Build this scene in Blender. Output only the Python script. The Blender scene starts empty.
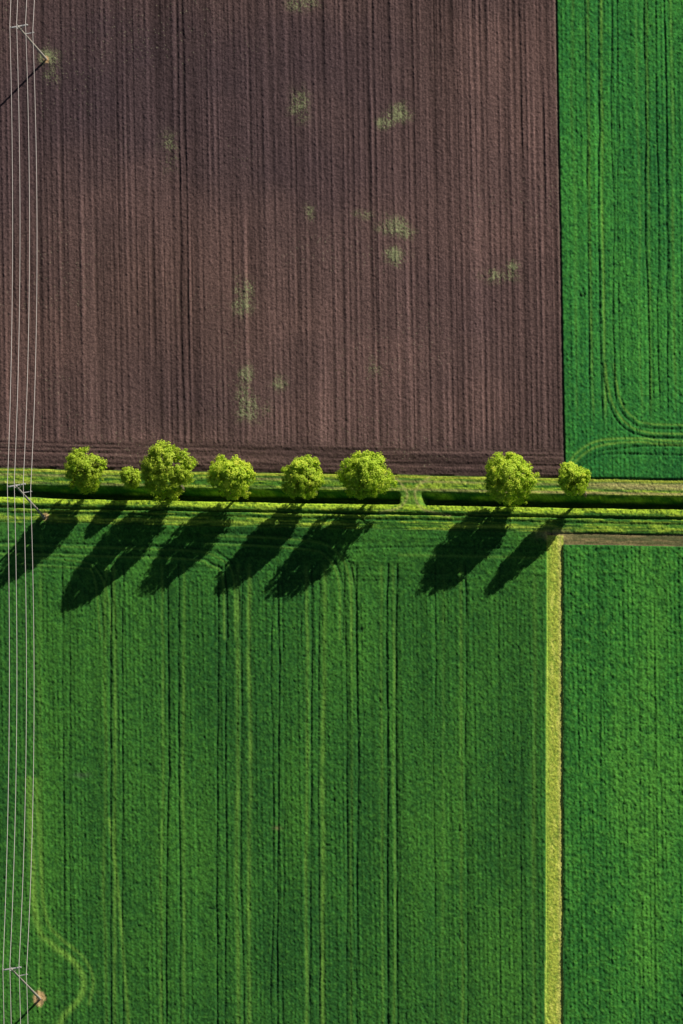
import bpy, math, random
import numpy as np
from mathutils import Vector, Matrix

random.seed(7)
rng = np.random.default_rng(11)
sc = bpy.context.scene

# ------------------------------------------------------------------ camera
S = 0.16                       # metres per plan unit
TH = math.radians(33.0)        # off-nadir tilt of the aerial camera
a = np.array([-0.66, 0.751]); a /= np.linalg.norm(a)
p = np.array([a[1], -a[0]])
sn, cs = math.sin(TH), math.cos(TH)
D = 3000.0
m3 = np.array([a[0]*cs, a[1]*cs, sn]); t3 = np.array([a[1], -a[0], 0.0])
b3 = np.array([-a[0]*sn, -a[1]*sn, cs])
R3 = a[0]*m3 + a[1]*t3
U3 = a[1]*m3 - a[0]*t3
C3 = b3*D

def W(x, y):
    """survey plan coordinates -> ground metres"""
    x = np.asarray(x, float); y = np.asarray(y, float)
    gx = (x-341.5)*S; gy = (512.0-y)*S
    P = gx[..., None]*R3 + gy[..., None]*U3
    s = C3[2]/(C3[2]-P[..., 2])
    wx = (1-s)*C3[0] + s*P[..., 0]
    wy = (1-s)*C3[1] + s*P[..., 1]
    return wx, wy

def W1(x, y):
    q = W(x, y); return float(q[0]), float(q[1])

cd = bpy.data.cameras.new("camera"); cam = bpy.data.objects.new("camera", cd)
sc.collection.objects.link(cam); sc.camera = cam
M = Matrix.Identity(4)
for i in range(3):
    M[i][0] = R3[i]; M[i][1] = U3[i]; M[i][2] = b3[i]; M[i][3] = C3[i]
cam.matrix_world = M
cd.sensor_fit = 'VERTICAL'; cd.sensor_height = 36.0
cd.lens = 36.0*D/(1024*S)
cd.clip_start = 100.0; cd.clip_end = 40000.0

# ------------------------------------------------------------------ light
bx, by = W1(182, 487); tx, ty = W1(61, 610)
shv = Vector((tx-bx, ty-by, 0)); L = shv.length
EL = math.atan2(12.0, L)
AZ = math.atan2(-shv.x, -shv.y)
sd = bpy.data.lights.new("sun", 'SUN'); sd.energy = 5.0; sd.angle = math.radians(0.5)
sd.color = (1.0, 0.94, 0.82)
so = bpy.data.objects.new("sun", sd); sc.collection.objects.link(so)
ldir = Vector((shv.x, shv.y, -12.0)).normalized()
so.rotation_euler = ldir.to_track_quat('-Z', 'Y').to_euler()
so.location = (200, 200, 150)
w = bpy.data.worlds.new("World"); sc.world = w; w.use_nodes = True
nt = w.node_tree; bg = nt.nodes['Background']
sky = nt.nodes.new('ShaderNodeTexSky'); sky.sky_type = 'NISHITA'; sky.sun_disc = False
sky.sun_elevation = EL; sky.sun_rotation = AZ
nt.links.new(sky.outputs[0], bg.inputs[0]); bg.inputs[1].default_value = 0.034
sc.view_settings.view_transform = 'Standard'; sc.view_settings.look = 'None'
sc.view_settings.exposure = 0.0

# ------------------------------------------------------------------ noise helpers
TAB = {}
F32 = np.float32
def vn(X, Y, seed):
    if seed not in TAB:
        TAB[seed] = np.random.default_rng(seed).random((512, 512)).astype(F32)
    T = TAB[seed]
    X = np.asarray(X, F32); Y = np.asarray(Y, F32)
    xi = np.floor(X); yi = np.floor(Y)
    fx = (X-xi); fy = (Y-yi)
    fx = fx*fx*(3-2*fx); fy = fy*fy*(3-2*fy)
    xi = xi.astype(np.int32) & 511; yi = yi.astype(np.int32) & 511
    x1 = (xi+1) & 511; y1 = (yi+1) & 511
    A = T[xi, yi]; B = T[x1, yi]; C = T[xi, y1]; E = T[x1, y1]
    top = A+(B-A)*fx
    return top+((C+(E-C)*fx)-top)*fy
def fbm(X, Y, sx, sy, seed, o=4):
    r = 0; amp = 1; tot = 0
    for k in range(o):
        r = r + amp*vn(X*F32(2**k/sx)+F32(k*17.3), Y*F32(2**k/sy)+F32(k*9.1), seed+k); tot += amp; amp *= .55
    return r/tot
def ss(x, lo, hi):
    t = np.clip((x-lo)/(hi-lo), 0, 1); return t*t*(3-2*t)
def band(x, lo, hi, f=1.0):
    return ss(x, lo-f, lo+f)*(1-ss(x, hi-f, hi+f))
K = 0.60
def c(r, g, b):
    v = np.array([r, g, b])/255.0
    v = np.where(v <= .04045, v/12.92, ((v+.055)/1.055)**2.4)
    return (v/K).astype(F32)

# ------------------------------------------------------------------ terrain grid
def axis(n):
    return np.concatenate([-np.geomspace(2600, 215, 22), np.arange(-200, -28, 4), np.arange(-28, n+29, 1.0),
                           np.arange(n+32, n+204, 4), n+np.geomspace(215, 2600, 22)])
xs = axis(683); ys = axis(1024)
X, Y = np.meshgrid(xs.astype(F32), ys.astype(F32))          # rows = y
T = Y - F32(0.0176)*X
XE = 555 + 0.018*Y                  # right edge of ploughed land
XL = 548 - 0.004*(Y-545)            # grass strip
XR = 563.5 + 0*Y
wob = (fbm(X, Y, 30, 30, 50, 3)-.5)*2.2
ta = 468.0; tb = 523.0
reg = np.zeros(X.shape, int)
reg[(T < ta) & (X < XE)] = 1
reg[(T < ta) & (X >= XE)] = 2
reg[(T >= ta) & (T < 486)] = 3
reg[(T >= 486) & (T < 498)] = 4
reg[(T >= 498) & (T < tb)] = 5
low = T >= tb
reg[low & (X < XL)] = 6
reg[low & (X >= XL) & (X < XR)] = 7
reg[low & (X >= XR)] = 8

fine = rng.random(X.shape).astype(F32)
fine2 = rng.random(X.shape).astype(F32)
H = np.zeros(X.shape, F32)
COL = np.zeros(X.shape+(3,), F32)
def mix(colr, mask):
    global COL
    mk = np.clip(mask, 0, 1)[..., None].astype(F32)
    COL += (colr-COL)*mk

def catmull(pts, n=10):
    P = [np.array(q, float) for q in pts]; P = [2*P[0]-P[1]]+P+[2*P[-1]-P[-2]]
    out = []
    for i in range(1, len(P)-2):
        for k in range(n):
            t = k/n
            out.append(.5*((2*P[i])+(-P[i-1]+P[i+1])*t+(2*P[i-1]-5*P[i]+4*P[i+1]-P[i+2])*t*t+(-P[i-1]+3*P[i]-3*P[i+1]+P[i+2])*t**3))
    out.append(P[-2]); return out
def polymask(pts, wd):
    m = np.zeros(X.shape, F32); Q = catmull(pts)
    for q0, q1 in zip(Q[:-1], Q[1:]):
        lo = np.minimum(q0, q1)-4*wd-2; hi = np.maximum(q0, q1)+4*wd+2
        i0, i1 = np.searchsorted(xs, [lo[0], hi[0]]); j0, j1 = np.searchsorted(ys, [lo[1], hi[1]])
        if i1 <= i0 or j1 <= j0: continue
        xx = X[j0:j1, i0:i1]+wob[j0:j1, i0:i1]*.4; yy = Y[j0:j1, i0:i1]
        d = q1-q0; l2 = (d**2).sum()+1e-9
        u = np.clip(((xx-q0[0])*d[0]+(yy-q0[1])*d[1])/l2, 0, 1)
        dd = np.hypot(xx-q0[0]-u*d[0], yy-q0[1]-u*d[1])
        m[j0:j1, i0:i1] = np.maximum(m[j0:j1, i0:i1], np.exp(-(dd/wd)**2))
    return m
def col_slice(x0, x1):
    i0, i1 = np.searchsorted(xs, [x0, x1]); return slice(None), slice(i0, max(i1, i0+1))

# ---- 1 ploughed field
U = X - F32(0.018)*Y
plough = ((T < ta) & (X < XE+1)).astype(F32)
head = ss(T+wob*1.5, 436, 446)
big = fbm(X, Y, 170, 120, 60, 4)
st1 = vn(U/1.25, Y/140, 61); st2 = vn(U/3.4, Y/260, 62); st3 = vn(U/11., Y/500, 63)
brk = vn(U/1.3, Y/9, 69)
per = .5+.5*np.cos(2*np.pi*(U+wob*.25)/5.6)
strk = (.36*st1+.24*st2+.14*st3+.16*per+.10*brk)
hst = .5*vn(X/90, T/1.5, 64)+.3*vn(X/200, T/3.6, 65)+.2*vn(X/9, T/1.3, 71)
strk = strk*(1-head)+hst*head
COL[:] = c(75, 59, 57)
mix(c(90, 70, 66), ss(big, .5, .72)*.65)
mix(c(58, 46, 49), ss(1-big, .48, .68)*.5)
mix(c(50, 42, 50), np.exp(-(((X-230)/150)**2+((Y-110)/95)**2))*.45)
mix(c(52, 43, 49), np.exp(-(((X-90)/110)**2+((Y-60)/120)**2))*.4)
mix(c(94, 73, 70), np.exp(-(((X-460)/120)**2+((Y-230)/150)**2))*.4)
mix(c(88, 68, 61), np.exp(-(((X-150)/160)**2+((Y-320)/80)**2))*.4)
mix(c(60, 47, 44), head*.5)
COL *= np.clip(0.12+1.76*strk, .1, 2)[..., None]
COL *= (0.70+0.60*fine)[..., None]
H1 = (.15*strk*2+.085*fine+.08*fbm(X, Y, 2.4, 2.8, 66, 2)).astype(F32)
for x0, dk in [(22, .5), (60, .35), (112, .3), (176, .7), (183, .6), (247, .35), (292, .5), (320, .3), (372, .6), (380, .45), (430, .35), (478, .5), (486, .3), (520, .5), (540, .4)]:
    q = col_slice(x0-6, x0+16); Xq, Yq = X[q], Y[q]
    xc = x0+(vn(Yq/60, Yq*0+x0, 67)-.5)*3
    mk = np.exp(-((U[q]-xc)/1.1)**2)*(1-head[q])*(.5+.5*vn(Yq/25, Yq*0+x0, 68))
    COL[q] *= (1-.55*dk*mk*1.4)[..., None]; H1[q] -= (.12*dk*mk*1.6).astype(F32)
# weeds : sparse speckle of seedlings
wd = fbm(X, Y, 9, 11, 70, 4)
for (wx, wy, rx, ry, s) in [(399, 113, 15, 10, 1.15), (386, 124, 11, 7, .9), (392, 226, 17, 11, 1.0), (396, 256, 14, 12, 1.1), (362, 216, 14, 6, .8), (408, 236, 12, 11, .85),
        (244, 296, 13, 24, .92), (246, 388, 10, 24, 1.05), (252, 410, 24, 16, .75), (500, 276, 25, 9, .85), (512, 266, 10, 7, .95), (300, 106, 13, 22, .66), (170, 152, 13, 26, .66),
        (304, 3, 18, 10, .95), (309, 214, 8, 11, .7), (48, 58, 12, 10, 1.0), (53, 76, 10, 14, .7), (375, 368, 10, 14, .68), (278, 384, 14, 11, .62)]:
    q = col_slice(wx-3*rx, wx+3*rx)
    e = np.exp(-(((X[q]-wx)/rx)**2+((Y[q]-wy)/ry)**2))*s
    mk = ss(e*.75+wd[q]*1.5-.95*fine2[q]+.35*(strk[q]-.5), .55, 1.4)*ss(e, .08, .7)*plough[q]
    k_ = np.clip(mk*.8, 0, 1)[..., None].astype(F32)
    COL[q] += (c(118, 126, 90)-COL[q])*k_; H1[q] += (mk*.04).astype(F32)
sp = (rng.random(X.shape) > .985)*ss(vn(X/60, Y/50, 77), .4, .8)
mix(c(128, 126, 104), sp*plough*.4)
H += H1*plough

# ---- crops
def crop(mask, base, lightc, darkc, seed, coarse=1.0, rowdir='v', rowamp=.35, hamp=1.0):
    global COL
    n1 = fbm(X, Y, 2.4*coarse, 2.8*coarse, seed, 3); n2 = fbm(X, Y, 50, 160, seed+5, 3)
    n0 = vn(X/1.5, Y/1.9, seed+11)
    r = vn(U/1.3, Y/120, seed+6)*.5+vn(U/5., Y/300, seed+7)*.25+.25*(.5+.5*np.cos(2*np.pi*U/4.3))
    if rowdir == 'mix':
        h_ = vn(X/90, T/1.6, seed+8)*.5+vn(X/200, T/4., seed+9)*.5
        hd = 1-ss(T+wob, 572, 590)
        r = r*(1-hd)+h_*hd
    cc = base*np.ones(X.shape+(1,), F32)
    def mx(cc, col, k): k = np.clip(k, 0, 1)[..., None].astype(F32); return cc+(col-cc)*k
    cc = mx(cc, lightc, ss(n2, .48, .75)*.4)
    cc = mx(cc, darkc, ss(1-n2, .48, .78)*.4)
    cc = mx(cc, darkc, ss(1-n1, .46, .76)*.6)
    cc = mx(cc, lightc, ss(n1, .56, .82)*.5)
    cc = cc*(1-rowamp/2+rowamp*r)[..., None]*(0.76+.48*fine)[..., None]
    k = mask[..., None]
    COL += (cc.astype(F32)-COL)*k
    hh = hamp*(.14*n1+.07*n0+.08*fine2+.13*r)+.18
    return hh.astype(F32)

soft = lambda d: ss(d, -.7, .7)
m2 = (soft(X-XE-2)*(1-soft(T-ta))).astype(F32)
h2 = crop(m2, c(44, 105, 45), c(66, 132, 50), c(20, 74, 37), 100, .9, 'v', .5)
m6 = (soft(T-tb+wob*.5)*(1-soft(X-XL))).astype(F32)
h6 = crop(m6, c(44, 90, 34), c(64, 114, 39), c(20, 60, 27), 130, .9, 'mix', .6)
m8 = (soft(T-535+wob*.5)*soft(X-XR)).astype(F32)
h8 = crop(m8, c(50, 107, 40), c(76, 131, 46), c(18, 66, 29), 160, 1.15, 'v', .15, 1.25)
H = H*(1-m2)+h2*m2; H = H*(1-m6)+h6*m6; H = H*(1-m8)+h8*m8

rut = c(14, 42, 24); lightg = c(104, 144, 56)
def tram(x0, dx, lo, hi, mk_field, wdt, kind, strength=1.0, seed=201):
    q = col_slice(x0-14, x0+14); Xq, Yq = X[q], Y[q]
    xc = x0+dx*(Yq-220)+(vn(Yq/110, Yq*0+x0*.37, seed)-.5)*3.4+(vn(Yq/22, Yq*0+x0*.7, seed+1)-.5)*1.0
    mk = np.exp(-((Xq-xc)/wdt)**2)*ss(Yq, lo-5, lo+5)*(1-ss(Yq, hi-25, hi+20))*mk_field[q]*(.35+.65*vn(Yq/14, Yq*0+x0, seed+2))*strength
    if kind == 'd':
        k_ = np.clip(mk*.9, 0, 1)[..., None].astype(F32); COL[q] += (rut-COL[q])*k_; H[q] -= (mk*.30).astype(F32)
    else:
        k_ = (mk*.58)[..., None].astype(F32); COL[q] += (lightg-COL[q])*k_; H[q] -= (mk*.03).astype(F32)
BIG = 4000
for x0, kd, wd_, s_ in [(41, 'l', 2, .4), (64, 'd', .9, .6), (71, 'd', .9, .5), (106, 'l', 1.6, .6), (112, 'd', 1.0, .8), (116, 'l', 1.6, .9), (123, 'd', .9, .7),
        (163, 'l', 1.3, .7), (168, 'd', 1.0, .9), (180, 'd', 1.0, .8), (184, 'l', 1.4, .9), (218, 'd', .9, .9), (226, 'd', .9, .8), (239, 'l', 2.0, 1), (243, 'd', .8, .6), (250, 'l', 2.0, 1),
        (273, 'd', .8, .6), (279, 'd', .9, .9), (284, 'd', .8, .5), (307, 'l', 1.6, 1), (311, 'd', 1.0, .8), (320, 'd', .9, .7), (324, 'l', 2.0, 1), (346, 'd', .9, .7), (353, 'l', 1.1, .6), (358, 'd', 1.0, .9),
        (384, 'l', 1.3, .6), (388, 'd', 1.1, 1), (398, 'd', 1.1, 1), (395, 'l', 1.2, .6), (436, 'd', .8, .5), (444, 'l', 1.4, .35), (462, 'l', 1.5, .6), (467, 'd', .9, .8), (500, 'd', .8, .4), (521, 'd', .8, .5), (535, 'l', 2, .5)]:
    tram(x0, 0.0, 566 if (x0 > 60) else 530, BIG, m6, wd_, kd, s_)
for x0, kd, wd_, s_ in [(575, 'l', 1.5, .4), (588, 'd', 1.0, .9), (592, 'l', 1.2, .9), (600, 'd', 1.0, .9), (604, 'l', 1.3, 1), (613, 'd', .9, .6), (619, 'd', .8, .5), (640, 'l', 1.2, .5), (647, 'd', 1.0, .9), (650, 'l', 1.0, .7), (658, 'd', .9, .6), (667, 'd', 1.0, .8), (674, 'l', 1.4, .6), (700, 'd', 1, .8), (712, 'd', 1, .8)]:
    tram(x0, 0.012, -BIG, 415, m2, wd_, kd, s_, 205)
for x0, s_ in [(600, .3), (640, .35), (655, .3)]:
    tram(x0, 0, 545, BIG, m8, 1.0, 'd', s_, 207)

def curve(pts, mf, wdt, kind, s=1.0):
    global H
    mk = polymask(pts, wdt)*mf*s*(.5+.6*CN)
    if kind == 'd': mix(rut, mk*.9); H -= (mk*.25).astype(F32)
    else: mix(lightg, mk*.8)
CN = fbm(X, Y, 12, 12, 240, 2)
for off, kd in [(0, 'd'), (4, 'l'), (12, 'd'), (15, 'l')]:
    o = off
    curve([(-200, 541+o*.8), (0, 543+o*.8), (120, 546+o*.8), (195, 549+o*.8), (224-o, 557+o*.6), (238-o, 578), (240-o, 640)], m6, 1.0, kd, .6)
    curve([(205, 533+o*.8), (260, 535+o*.8), (310, 539+o*.8), (341-o, 551+o*.4), (354-o, 580), (356-o, 640)], m6, 1.0, kd, .6)
    curve([(20, 556+o*.6), (80, 560+o*.6), (100-o*.5, 572), (113-o, 600), (116-o, 640)], m6, .9, kd, .5)
curve([(300, 640), (306, 590), (318, 566), (340, 552), (400, 548), (548, 550)], m6, 1.0, 'd', .45)
curve([(400, 556), (548, 559)], m6, 1.3, 'l', .5)
curve([(30, 780), (33, 860), (38, 925), (52, 945), (74, 962), (84, 980), (80, 1000), (62, 1022), (55, 1060)], m6, 3.0, 'l', 1.05)
curve([(37, 780), (41, 860), (47, 918), (60, 938), (84, 958), (94, 980), (90, 1005)], m6, 1.8, 'l', .75)
curve([(110, 820), (118, 880), (122, 930), (130, 1030)], m6, 1.6, 'l', .7)
for o in (0, 9):
    curve([(603+o, 365), (605+o, 385), (611+o, 409), (624+o, 428-o*.5), (645, 437-o), (683, 439-o), (900, 442-o)], m2, .9, 'd', .6)
    curve([(606+o, 365), (608+o, 383), (614+o, 406), (628+o, 425-o*.5), (647, 433-o), (683, 435-o), (900, 438-o)], m2, 1.0, 'l', .9)
    curve([(566, 478-o*.8), (578, 461-o*.8), (600, 447-o*.6), (640, 443-o*.4), (683, 446-o*.4), (900, 450)], m2, 1.1, 'l', 1.)
    curve([(572, 478-o*.5), (588, 463-o*.5), (612, 455-o*.5), (683, 456-o), (900, 458)], m2, 1.0, 'd', .6)
bl = ss(vn(X/5, Y/9, 221)*.7+vn(X/2.2, Y/3, 222)*.3, .86, .93)*(m6+m2)
mix(rut, bl*.6); H -= (bl*.12).astype(F32)
mix(c(70, 92, 62), np.exp(-(((X-82)/9)**2+((Y-776)/3)**2))*.6*ss(fbm(X, Y, 6, 4, 230, 3), .3, .6))
mix(c(110, 100, 70), np.exp(-(((X-278)/4)**2+((Y-829)/2)**2))*.5)

# ---- band between the fields : verge, track, ditch
gs = fbm(X, T, 22, 1.7, 300, 3); gn = fbm(X, Y, 3, 2.4, 310, 3); gl = fbm(X, Y, 70, 6, 320, 3)
mb = (soft(T-ta-.6+wob*.6)*(1-soft(T-tb+wob*.5))).astype(F32)
mix(c(68, 108, 35), mb)
mix(c(138, 160, 50), mb*ss(gs, .44, .72)*.8)
mix(c(28, 70, 28), mb*ss(1-gs, .46, .72)*.8)
mix(c(30, 74, 28), mb*ss(1-gn, .48, .78)*.6)
mix(c(160, 164, 60), band(T+wob*.4, 469.5, 471.5, .8)*.7)
rt = .45+.55*ss(X, 380, 600)
for tc, k in [(475.0, 1.0), (483.0, .9)]:
    mk = np.exp(-((T+wob*.5-tc)/1.2)**2)*k*(.35+.65*ss(gl, .35, .6))
    mix(c(166, 150, 98), mk*rt*.95); H -= (mk*.05).astype(F32)
mix(c(158, 146, 98), band(T+wob*.5, 472.5, 479, 1.2)*ss(X, 560, 620)*.6)
hb = (.16*gn+.10*gs+.10*fine2+.06)
H = np.where(T >= ta, H*(1-mb)+hb*mb, H).astype(F32)
mix(c(164, 192, 54), band(T+wob*.5, 498, 503, 1.0)*.75*ss(gn, .2, .5))
mix(c(26, 60, 28), np.exp(-((T+wob*.5-507.5)/1.1)**2)*.85); H -= (np.exp(-((T+wob*.5-507.5)/1.2)**2)*.34).astype(F32)
mix(c(156, 176, 66), np.exp(-((T+wob*.5-518.5)/1.4)**2)*.5*ss(gl, .35, .6))
mix(c(28, 72, 30), np.exp(-((T+wob*.5-513)/1.4)**2)*.7); H -= (np.exp(-((T+wob*.5-513)/1.2)**2)*.15).astype(F32)
mix(c(32, 62, 30), np.exp(-((T+wob*.5-523)/.9)**2)*.6*(X < XL))
COL *= (1+mb*(fine-.5)*.6)[..., None]
# culvert crossing
culv = band(X+wob, 399, 423, 3)
dprof = np.clip(1-np.abs((T+wob*.6-492.0)/6.6), 0, 1); dprof = np.minimum(dprof*1.8, 1)
dd_ = dprof*(1-culv)*(.6+.4*ss(X, 30, 75))
H -= (1.7*dd_).astype(F32)
mix(c(24, 42, 24), ss(dprof, .75, 1.0)*(1-culv)*.9)
mix(c(96, 128, 46), culv*band(T, 486, 500, 1.5)*.5*(.6+.8*gn))
mix(c(168, 152, 106), (polymask([(396, 478), (404, 487), (408, 497), (400, 508), (380, 513)], 1.2)+polymask([(430, 478), (418, 488), (416, 498), (424, 510), (450, 516)], 1.2))*.4)
# bare headland band on the right
mk = band(T+wob*.8, 524, 534, 1.0)*ss(X, 552, 560)
mix(c(84, 88, 54), mk*.85); mix(c(124, 110, 76), mk*ss(gs, .45, .65)*.8)
mix(c(150, 136, 92), np.exp(-(((X-556)/16)**2+((T-526)/6)**2))*.9*ss(gn, .2, .55))
H = np.where(mk > .05, H*(1-mk)+(.05+.08*gn)*mk, H).astype(F32)
e = np.exp(-((X-XE-1.5)/1.3)**2)*(T < ta+1); mix(c(34, 48, 36), e*.7); H -= (e*.12).astype(F32)
e = np.exp(-((T-467+wob*.5)/1.1)**2)*(X < XE); mix(c(52, 42, 38), e*.7); H -= (e*.1).astype(F32)

# ---- 7 grass strip
sn1 = fbm(X, Y, 3, 14, 400, 3); sn2 = fbm(X, Y, 2, 2.5, 410, 2)
m7 = (soft(X-XL+wob*.5)*(1-soft(X-XR+wob*.4))*soft(T-526)).astype(F32)
mix(c(148, 160, 62), m7); mix(c(188, 190, 92), m7*ss(sn1, .5, .75)*.7); mix(c(96, 124, 42), m7*ss(1-sn2, .5, .75)*.7)
mix(c(112, 146, 50), m7*np.exp(-((X-XL)/3.0)**2)*.6)
mix(c(188, 176, 112), m7*np.exp(-((X-XR+3)/1.6)**2)*.4)
COL *= (1+m7*(fine-.5)*.5)[..., None]
H = (H*(1-m7)+(.05+.08*sn2+.09*fine2)*m7).astype(F32)
e = np.exp(-((X-XR-1.5)/1.3)**2)*(T > 534); mix(c(18, 54, 26), e*.75)
for (qx, qy, r_) in [(40, 999, 6.5), (46, 517, 3.5), (47, 60, 3)]:
    mk = ss(np.exp(-(((X-qx)/r_)**2+((Y-qy)/(r_*1.3))**2))+.5*gn-.2, .35, .6)*np.exp(-(((X-qx)/(r_*1.8))**2+((Y-qy)/(r_*2))**2))
    mix(c(172, 142, 104), mk*.95)

COL = np.clip(COL, 0.002, .9)

# ------------------------------------------------------------------ materials
def ground_mat(name, bumpscale=6.0, rough=.92, dist=.03):
    m = bpy.data.materials.new(name); m.use_nodes = True
    n = m.node_tree; B = n.nodes['Principled BSDF']
    at = n.nodes.new('ShaderNodeAttribute'); at.attribute_name = "tint"
    tc = n.nodes.new('ShaderNodeTexCoord')
    no = n.nodes.new('ShaderNodeTexNoise'); no.inputs['Scale'].default_value = bumpscale; no.inputs['Detail'].default_value = 3
    mr = n.nodes.new('ShaderNodeMapRange'); mr.inputs[1].default_value = .25; mr.inputs[2].default_value = .75; mr.inputs[3].default_value = .6; mr.inputs[4].default_value = 1.4
    mul = n.nodes.new('ShaderNodeVectorMath'); mul.operation = 'SCALE'
    n.links.new(tc.outputs['Object'], no.inputs['Vector']); n.links.new(no.outputs[0], mr.inputs[0])
    n.links.new(at.outputs['Color'], mul.inputs[0]); n.links.new(mr.outputs[0], mul.inputs['Scale'])
    n.links.new(mul.outputs[0], B.inputs['Base Color'])
    bu = n.nodes.new('ShaderNodeBump'); bu.inputs['Strength'].default_value = .6; bu.inputs['Distance'].default_value = dist
    n.links.new(no.outputs[0], bu.inputs['Height']); n.links.new(bu.outputs[0], B.inputs['Normal'])
    B.inputs['Roughness'].default_value = rough; B.inputs['Specular IOR Level'].default_value = .12
    return m
mats = {1: ground_mat("ploughed_soil", 4, .95), 2: ground_mat("young_crop", 4), 3: ground_mat("track_gravel_and_grass", 5),
        4: ground_mat("ditch_grass", 5), 5: ground_mat("verge_grass", 5), 7: ground_mat("dry_grass", 5)}
mats[6] = mats[2]; mats[8] = mats[2]
names = {1: "ploughed_field", 2: "crop_field", 3: "farm_track", 4: "drainage_ditch", 5: "grass_verge", 6: "crop_field", 7: "grass_strip", 8: "crop_field"}

PX, PY = W(X, Y)
ny, nx = X.shape
idx = np.arange(ny*nx).reshape(ny, nx)
fa = np.stack([idx[:-1, :-1], idx[1:, :-1], idx[1:, 1:], idx[:-1, 1:]], -1).reshape(-1, 4)
freg = reg[:-1, :-1].reshape(-1)
P3 = np.stack([PX.ravel(), PY.ravel(), H.ravel()], -1).astype(F32)
C4 = np.concatenate([COL.reshape(-1, 3), np.ones((ny*nx, 1), F32)], 1)

def mesh_np(name, co, faces, mats_, cols=None, smooth=True, matidx=None):
    me = bpy.data.meshes.new(name); k = faces.shape[1]
    me.vertices.add(len(co)); me.vertices.foreach_set("co", co.astype(F32).ravel())
    me.loops.add(faces.size); me.loops.foreach_set("vertex_index", faces.astype(np.int32).ravel())
    me.polygons.add(len(faces)); me.polygons.foreach_set("loop_start", (np.arange(len(faces))*k).astype(np.int32))
    me.polygons.foreach_set("loop_total", np.full(len(faces), k, np.int32))
    for mm in mats_: me.materials.append(mm)
    if matidx is not None: me.polygons.foreach_set("material_index", matidx.astype(np.int32))
    me.polygons.foreach_set("use_smooth", np.full(len(faces), smooth))
    me.update(calc_edges=True)
    if cols is not None:
        at = me.attributes.new("tint", 'FLOAT_COLOR', 'POINT'); at.data.foreach_set("color", cols.astype(F32).ravel())
    ob = bpy.data.objects.new(name, me); sc.collection.objects.link(ob); return ob

for r_ in range(1, 9):
    f = fa[freg == r_]
    if len(f) == 0: continue
    uq, inv = np.unique(f.ravel(), return_inverse=True)
    mesh_np(names[r_], P3[uq], inv.reshape(-1, 4), [mats[r_]], C4[uq])

# far ground
gm = bpy.data.materials.new("distant_farmland"); gm.use_nodes = True
n = gm.node_tree; B = n.nodes['Principled BSDF']; B.inputs['Roughness'].default_value = .95
tc = n.nodes.new('ShaderNodeTexCoord'); vo = n.nodes.new('ShaderNodeTexVoronoi'); vo.inputs['Scale'].default_value = .004
cr = n.nodes.new('ShaderNodeValToRGB'); cr.color_ramp.elements[0].color = (.03, .13, .03, 1); cr.color_ramp.elements[1].color = (.11, .08, .06, 1)
cr.color_ramp.elements[0].position = .55; cr.color_ramp.elements[1].position = .7
n.links.new(tc.outputs['Object'], vo.inputs['Vector']); n.links.new(vo.outputs['Color'], cr.inputs[0]); n.links.new(cr.outputs[0], B.inputs['Base Color'])
G = 15000
mesh_np("ground", np.array([[-G, -G, -2.4], [G, -G, -2.4], [G, G, -2.4], [-G, G, -2.4]]), np.array([[0, 1, 2, 3]]), [gm])

# ------------------------------------------------------------------ trees
def leaf_mat():
    m = bpy.data.materials.new("spring_leaves"); m.use_nodes = True
    n = m.node_tree; B = n.nodes['Principled BSDF']; out = n.nodes['Material Output']
    at = n.nodes.new('ShaderNodeAttribute'); at.attribute_name = "tint"
    tr = n.nodes.new('ShaderNodeBsdfTranslucent'); mx = n.nodes.new('ShaderNodeMixShader'); mx.inputs[0].default_value = .35
    B.inputs['Roughness'].default_value = .6; B.inputs['Specular IOR Level'].default_value = .25
    n.links.new(at.outputs['Color'], B.inputs['Base Color']); n.links.new(at.outputs['Color'], tr.inputs['Color'])
    n.links.new(B.outputs[0], mx.inputs[1]); n.links.new(tr.outputs[0], mx.inputs[2]); n.links.new(mx.outputs[0], out.inputs['Surface'])
    return m
def bark_mat():
    m = bpy.data.materials.new("bark"); m.use_nodes = True
    n = m.node_tree; B = n.nodes['Principled BSDF']
    no = n.nodes.new('ShaderNodeTexNoise'); no.inputs['Scale'].default_value = 9
    cr = n.nodes.new('ShaderNodeValToRGB'); cr.color_ramp.elements[0].color = (.12, .09, .06, 1); cr.color_ramp.elements[1].color = (.36, .29, .22, 1)
    n.links.new(no.outputs[0], cr.inputs[0]); n.links.new(cr.outputs[0], B.inputs['Base Color']); B.inputs['Roughness'].default_value = .9
    return m
LM, BM = leaf_mat(), bark_mat()

def tube(pts, rad, k=7):
    V = []; F = []
    for i, q in enumerate(pts):
        q = np.array(q); d = np.array(pts[min(i+1, len(pts)-1)])-np.array(pts[max(i-1, 0)]); d = d/np.linalg.norm(d)
        u = np.cross(d, [.3, .9, .2]); u /= np.linalg.norm(u); v = np.cross(d, u)
        for j in range(k):
            an = 2*math.pi*j/k; V.append(q+rad[i]*(math.cos(an)*u+math.sin(an)*v))
    for i in range(len(pts)-1):
        for j in range(k):
            F.append([i*k+j, i*k+(j+1) % k, (i+1)*k+(j+1) % k, (i+1)*k+j])
    return np.array(V), np.array(F)

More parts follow.
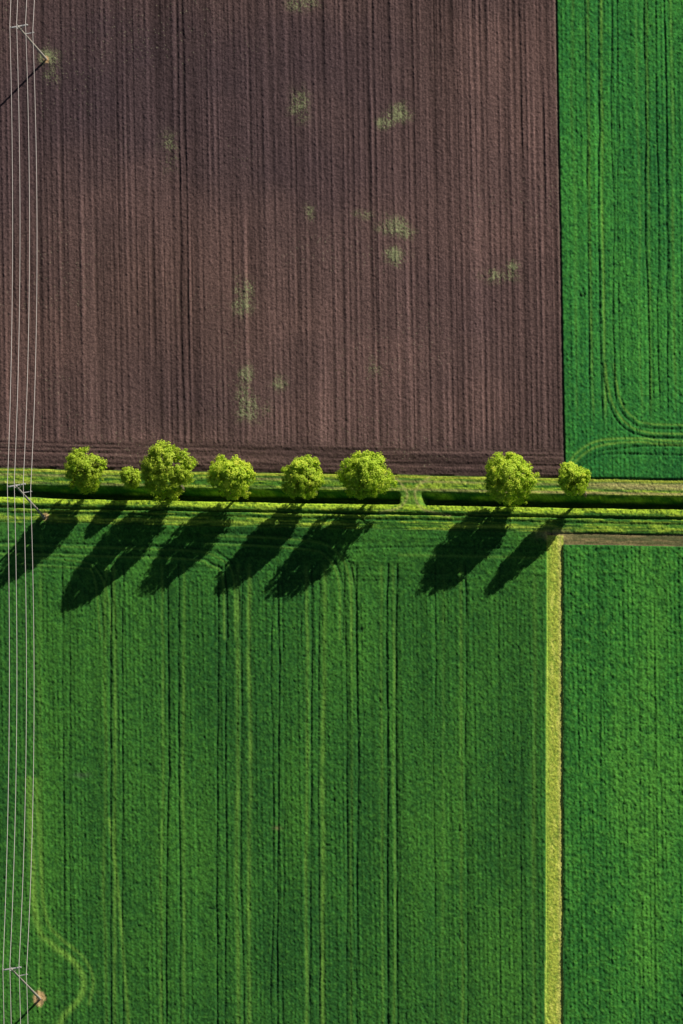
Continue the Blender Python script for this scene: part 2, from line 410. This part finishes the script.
def tree(bx_, by_, height, crown_w, seed, tone0=1.0):
    r = np.random.default_rng(seed)
    V = []; F = []; MI = []; CC = []; off = 0
    def add(v, f, mi, cc):
        nonlocal off
        V.append(v); F.append(f+off); MI.append(np.full(len(f), mi)); CC.append(cc); off += len(v)
    cb = height*.22; rz = (height-cb)/2; hc = cb+rz; rx = crown_w/2
    tr_ = height*.022+.05
    tp = [(0, 0, -.3), (0, 0, .25), (.05, .03, cb*.6), (.1, -.05, cb), (.0, .1, hc), (.1, 0, hc+rz*.6)]
    v, f = tube(tp, [tr_*1.6, tr_*1.2, tr_, tr_*.9, tr_*.5, tr_*.15]); add(v, f, 0, np.ones((len(v), 4))*.1)
    ncl = int(110+crown_w*34)
    d = r.normal(size=(ncl, 3)); d /= np.linalg.norm(d, axis=1)[:, None]
    ph = r.random(6)*6.28
    azm = np.arctan2(d[:, 1], d[:, 0])
    lob = 1+.07*np.sin(2*azm+ph[0])+.06*np.sin(3*azm+ph[1]+2*d[:, 2])+.07*np.sin(5*azm+ph[2]+3*d[:, 2])
    rad = (.40+.63*r.random(ncl)**.45)
    cr_ = (.22+.36*r.random(ncl)**1.7)*(.55+.06*crown_w)
    sc3 = np.array([rx-.22, rx-.22, rz-.18])
    cen = d*sc3*rad[:, None]*lob[:, None]
    zn = np.clip(cen[:, 2]/rz, -1, 1)
    cen[:, :2] *= (1-.26*zn)[:, None]
    cen[:, 2] += hc
    order = np.argsort(-rad)[:16]
    for i in order:
        e_ = cen[i]; z0 = cb*.7+r.random()*(max(e_[2]-cb, .5))*.5
        mid = np.array([e_[0]*.45, e_[1]*.45, z0+(e_[2]-z0)*.6])
        v, f = tube([(0, 0, z0), tuple(mid), tuple(e_)], [tr_*.5, tr_*.3, .03], 5); add(v, f, 0, np.ones((len(v), 4))*.1)
    for i in range(ncl):
        nl = int(270*cr_[i]**1.6)+26
        q = r.normal(size=(nl, 3)); q /= np.linalg.norm(q, axis=1)[:, None]
        rr = cr_[i]*(.25+1.1*r.random(nl)**.9)
        pos = cen[i]+q*rr[:, None]*np.array([1, 1, .85])
        outw = (pos-np.array([0, 0, hc]))/np.array([rx, rx, rz])
        nn = q*.25+outw*1.05+r.normal(size=(nl, 3))*.40+np.array([0, 0, .2]); nn /= np.linalg.norm(nn, axis=1)[:, None]
        u = np.cross(nn, r.normal(size=(nl, 3))); u /= np.linalg.norm(u, axis=1)[:, None]; v_ = np.cross(nn, u)
        s = (.085+.10*r.random(nl))[:, None]
        vv = np.stack([pos-u*s, pos-v_*s*.65, pos+u*s, pos+v_*s*.65], 1).reshape(-1, 3)
        ff = np.arange(nl*4).reshape(-1, 4)
        tone = (.88+.24*r.random())*tone0; yel = r.random()
        base = np.array([.54, .76, .05])*(1-yel)+np.array([.68, .84, .08])*yel
        lc = base[None]*tone*(.75+.5*r.random((nl, 1)))
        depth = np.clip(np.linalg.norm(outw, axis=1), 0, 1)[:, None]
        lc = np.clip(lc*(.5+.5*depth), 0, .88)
        c4 = np.concatenate([lc, np.ones((nl, 1))], 1).repeat(4, 0)
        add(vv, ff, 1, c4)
    ob = mesh_np("deciduous_tree", np.concatenate(V), np.concatenate(F), [BM, LM], np.concatenate(CC), False, np.concatenate(MI))
    x_, y_ = W1(bx_, by_); ob.location = (x_, y_, 0)
    return ob

for i, (cx, cy, dia, hgt, tn) in enumerate([(84, 469, 41, 10.1, .9), (130, 477, 20, 5.6, .88), (166, 470, 54, 12.3, .9), (230, 476, 45, 10.2, 1.12), (302, 477, 42, 10.0, 1.0), (365, 474, 50, 10.8, 1.0), (508, 478, 53, 10.1, 1.05), (572, 479, 29, 10.2, 1.0)]):
    hc = hgt*.6; k = hc*sn/S
    tree(cx-a[0]*k, cy+a[1]*k, hgt, dia*S*1.0, 500+i, tn)

# ------------------------------------------------------------------ power line
def flat_mat(name, col, rough, metal=0.0, sc_=14.):
    m = bpy.data.materials.new(name); m.use_nodes = True
    n = m.node_tree; B = n.nodes['Principled BSDF']
    no = n.nodes.new('ShaderNodeTexNoise'); no.inputs['Scale'].default_value = sc_
    cr = n.nodes.new('ShaderNodeValToRGB'); cr.color_ramp.elements[0].color = (*[q*.75 for q in col], 1); cr.color_ramp.elements[1].color = (*col, 1)
    n.links.new(no.outputs[0], cr.inputs[0]); n.links.new(cr.outputs[0], B.inputs['Base Color'])
    B.inputs['Roughness'].default_value = rough; B.inputs['Metallic'].default_value = metal
    return m
PM = flat_mat("weathered_pole_wood", (.62, .57, .50), .8)
SM = flat_mat("galvanised_steel", (.78, .78, .78), .5, .0)
IM = flat_mat("insulator_porcelain", (.8, .78, .74), .3)
WM = flat_mat("aluminium_wire", (.74, .68, .66), .45, .0)
PH = 12.6
polepts = [(51, -425), (47, 60), (45, 518), (41, 1000), (37, 1480)]
base = [np.array(W1(*q)) for q in polepts]
g0 = np.array(W1(341, 512)); g1 = np.array(W1(341+60, 512-10)); ax = (g1-g0)/np.linalg.norm(g1-g0)
ax3 = np.array([ax[0], ax[1], 0]); al3 = np.array([-ax[1], ax[0], 0.])
def box(c0, c1, w_, h_):
    c0 = np.array(c0, float); c1 = np.array(c1, float); d = c1-c0; d /= np.linalg.norm(d)
    u = np.cross(d, [0, 0, 1.]);
    if np.linalg.norm(u) < 1e-3: u = np.array([1., 0, 0])
    u /= np.linalg.norm(u); v = np.cross(u, d)
    V = []
    for q in (c0, c1):
        for s1, s2 in ((-1, -1), (1, -1), (1, 1), (-1, 1)): V.append(q+u*s1*w_/2+v*s2*h_/2)
    F = [[0, 1, 2, 3], [7, 6, 5, 4], [0, 4, 5, 1], [1, 5, 6, 2], [2, 6, 7, 3], [3, 7, 4, 0]]
    return np.array(V), np.array(F)
WIRES = [(-1.4, PH+.15), (-.05, PH+.55), (1.35, PH+.15), (1.35, PH-3.0)]
for bp in base:
    V = []; F = []; MI = []; off = 0
    def add(vf, mi):
        global off
        v, f = vf
        V.append(v); F.append(f+off); MI.append(np.full(len(f), mi)); off += len(v)
    zz = np.linspace(-.5, PH, 8)
    add(tube([(0, 0, z) for z in zz], list(np.interp(zz, [-.5, PH], [.21, .15])), 12), 0)
    add(tube([(0, 0, PH-.001), (0, 0, PH+.06)], [.15, .02], 12), 0)
    za = PH-.35; o = al3*.25
    add(box(-ax3*1.6+o+[0, 0, za], ax3*1.55+o+[0, 0, za], .2, .2), 1)
    add(box(-ax3*1.0+o*1.5+[0, 0, za-.05], o*.8+[0, 0, za-1.1], .1, .1), 1)
    add(box(ax3*1.0+o*1.5+[0, 0, za-.05], o*.8+[0, 0, za-1.1], .1, .1), 1)
    add(box(-ax3*.1+o+[0, 0, PH-3.25], ax3*1.5+o+[0, 0, PH-3.25], .12, .12), 1)
    for (q, hz) in WIRES:
        foot = za if hz > PH-1 else PH-3.25
        c_ = ax3*q+o
        if abs(q+.05) < .01: foot = PH-.4
        lst = [(foot+.05, .03), (foot+.16, .03), (foot+.17, .1), (foot+.24, .1), (foot+.25, .05), (foot+.30, .05), (foot+.31, .09), (foot+.38, .08), (hz, .03)]
        lst = [(z_, r__) for z_, r__ in lst if z_ <= hz]
        add(tube([tuple(c_+[0, 0, z_]) for z_, _ in lst], [r__ for _, r__ in lst], 8), 2)
    ob = mesh_np("utility_pole", np.concatenate(V), np.concatenate(F), [PM, SM, IM], None, False, np.concatenate(MI))
    ob.location = (bp[0], bp[1], 0)
cu = bpy.data.curves.new("power_line", 'CURVE'); cu.dimensions = '3D'; cu.bevel_depth = .042; cu.bevel_resolution = 2
cu.materials.append(WM)
for wi, (q, hz) in enumerate(WIRES):
    for s_ in range(len(base)-1):
        A = np.array([*base[s_], 0])+ax3*q+al3*.25+[0, 0, hz]; Bp = np.array([*base[s_+1], 0])+ax3*q+al3*.25+[0, 0, hz]
        sg = 1.7+.25*((wi*7) % 3)+(.6 if wi > 2 else 0)
        N = 28; sp_ = cu.splines.new('POLY'); sp_.points.add(N)
        for k in range(N+1):
            t = k/N; P_ = A*(1-t)+Bp*t; P_[2] -= sg*4*t*(1-t); sp_.points[k].co = (*P_, 1)
wo = bpy.data.objects.new("power_line", cu); sc.collection.objects.link(wo)
print("EL", math.degrees(EL), "AZ", math.degrees(AZ), "verts", ny*nx)
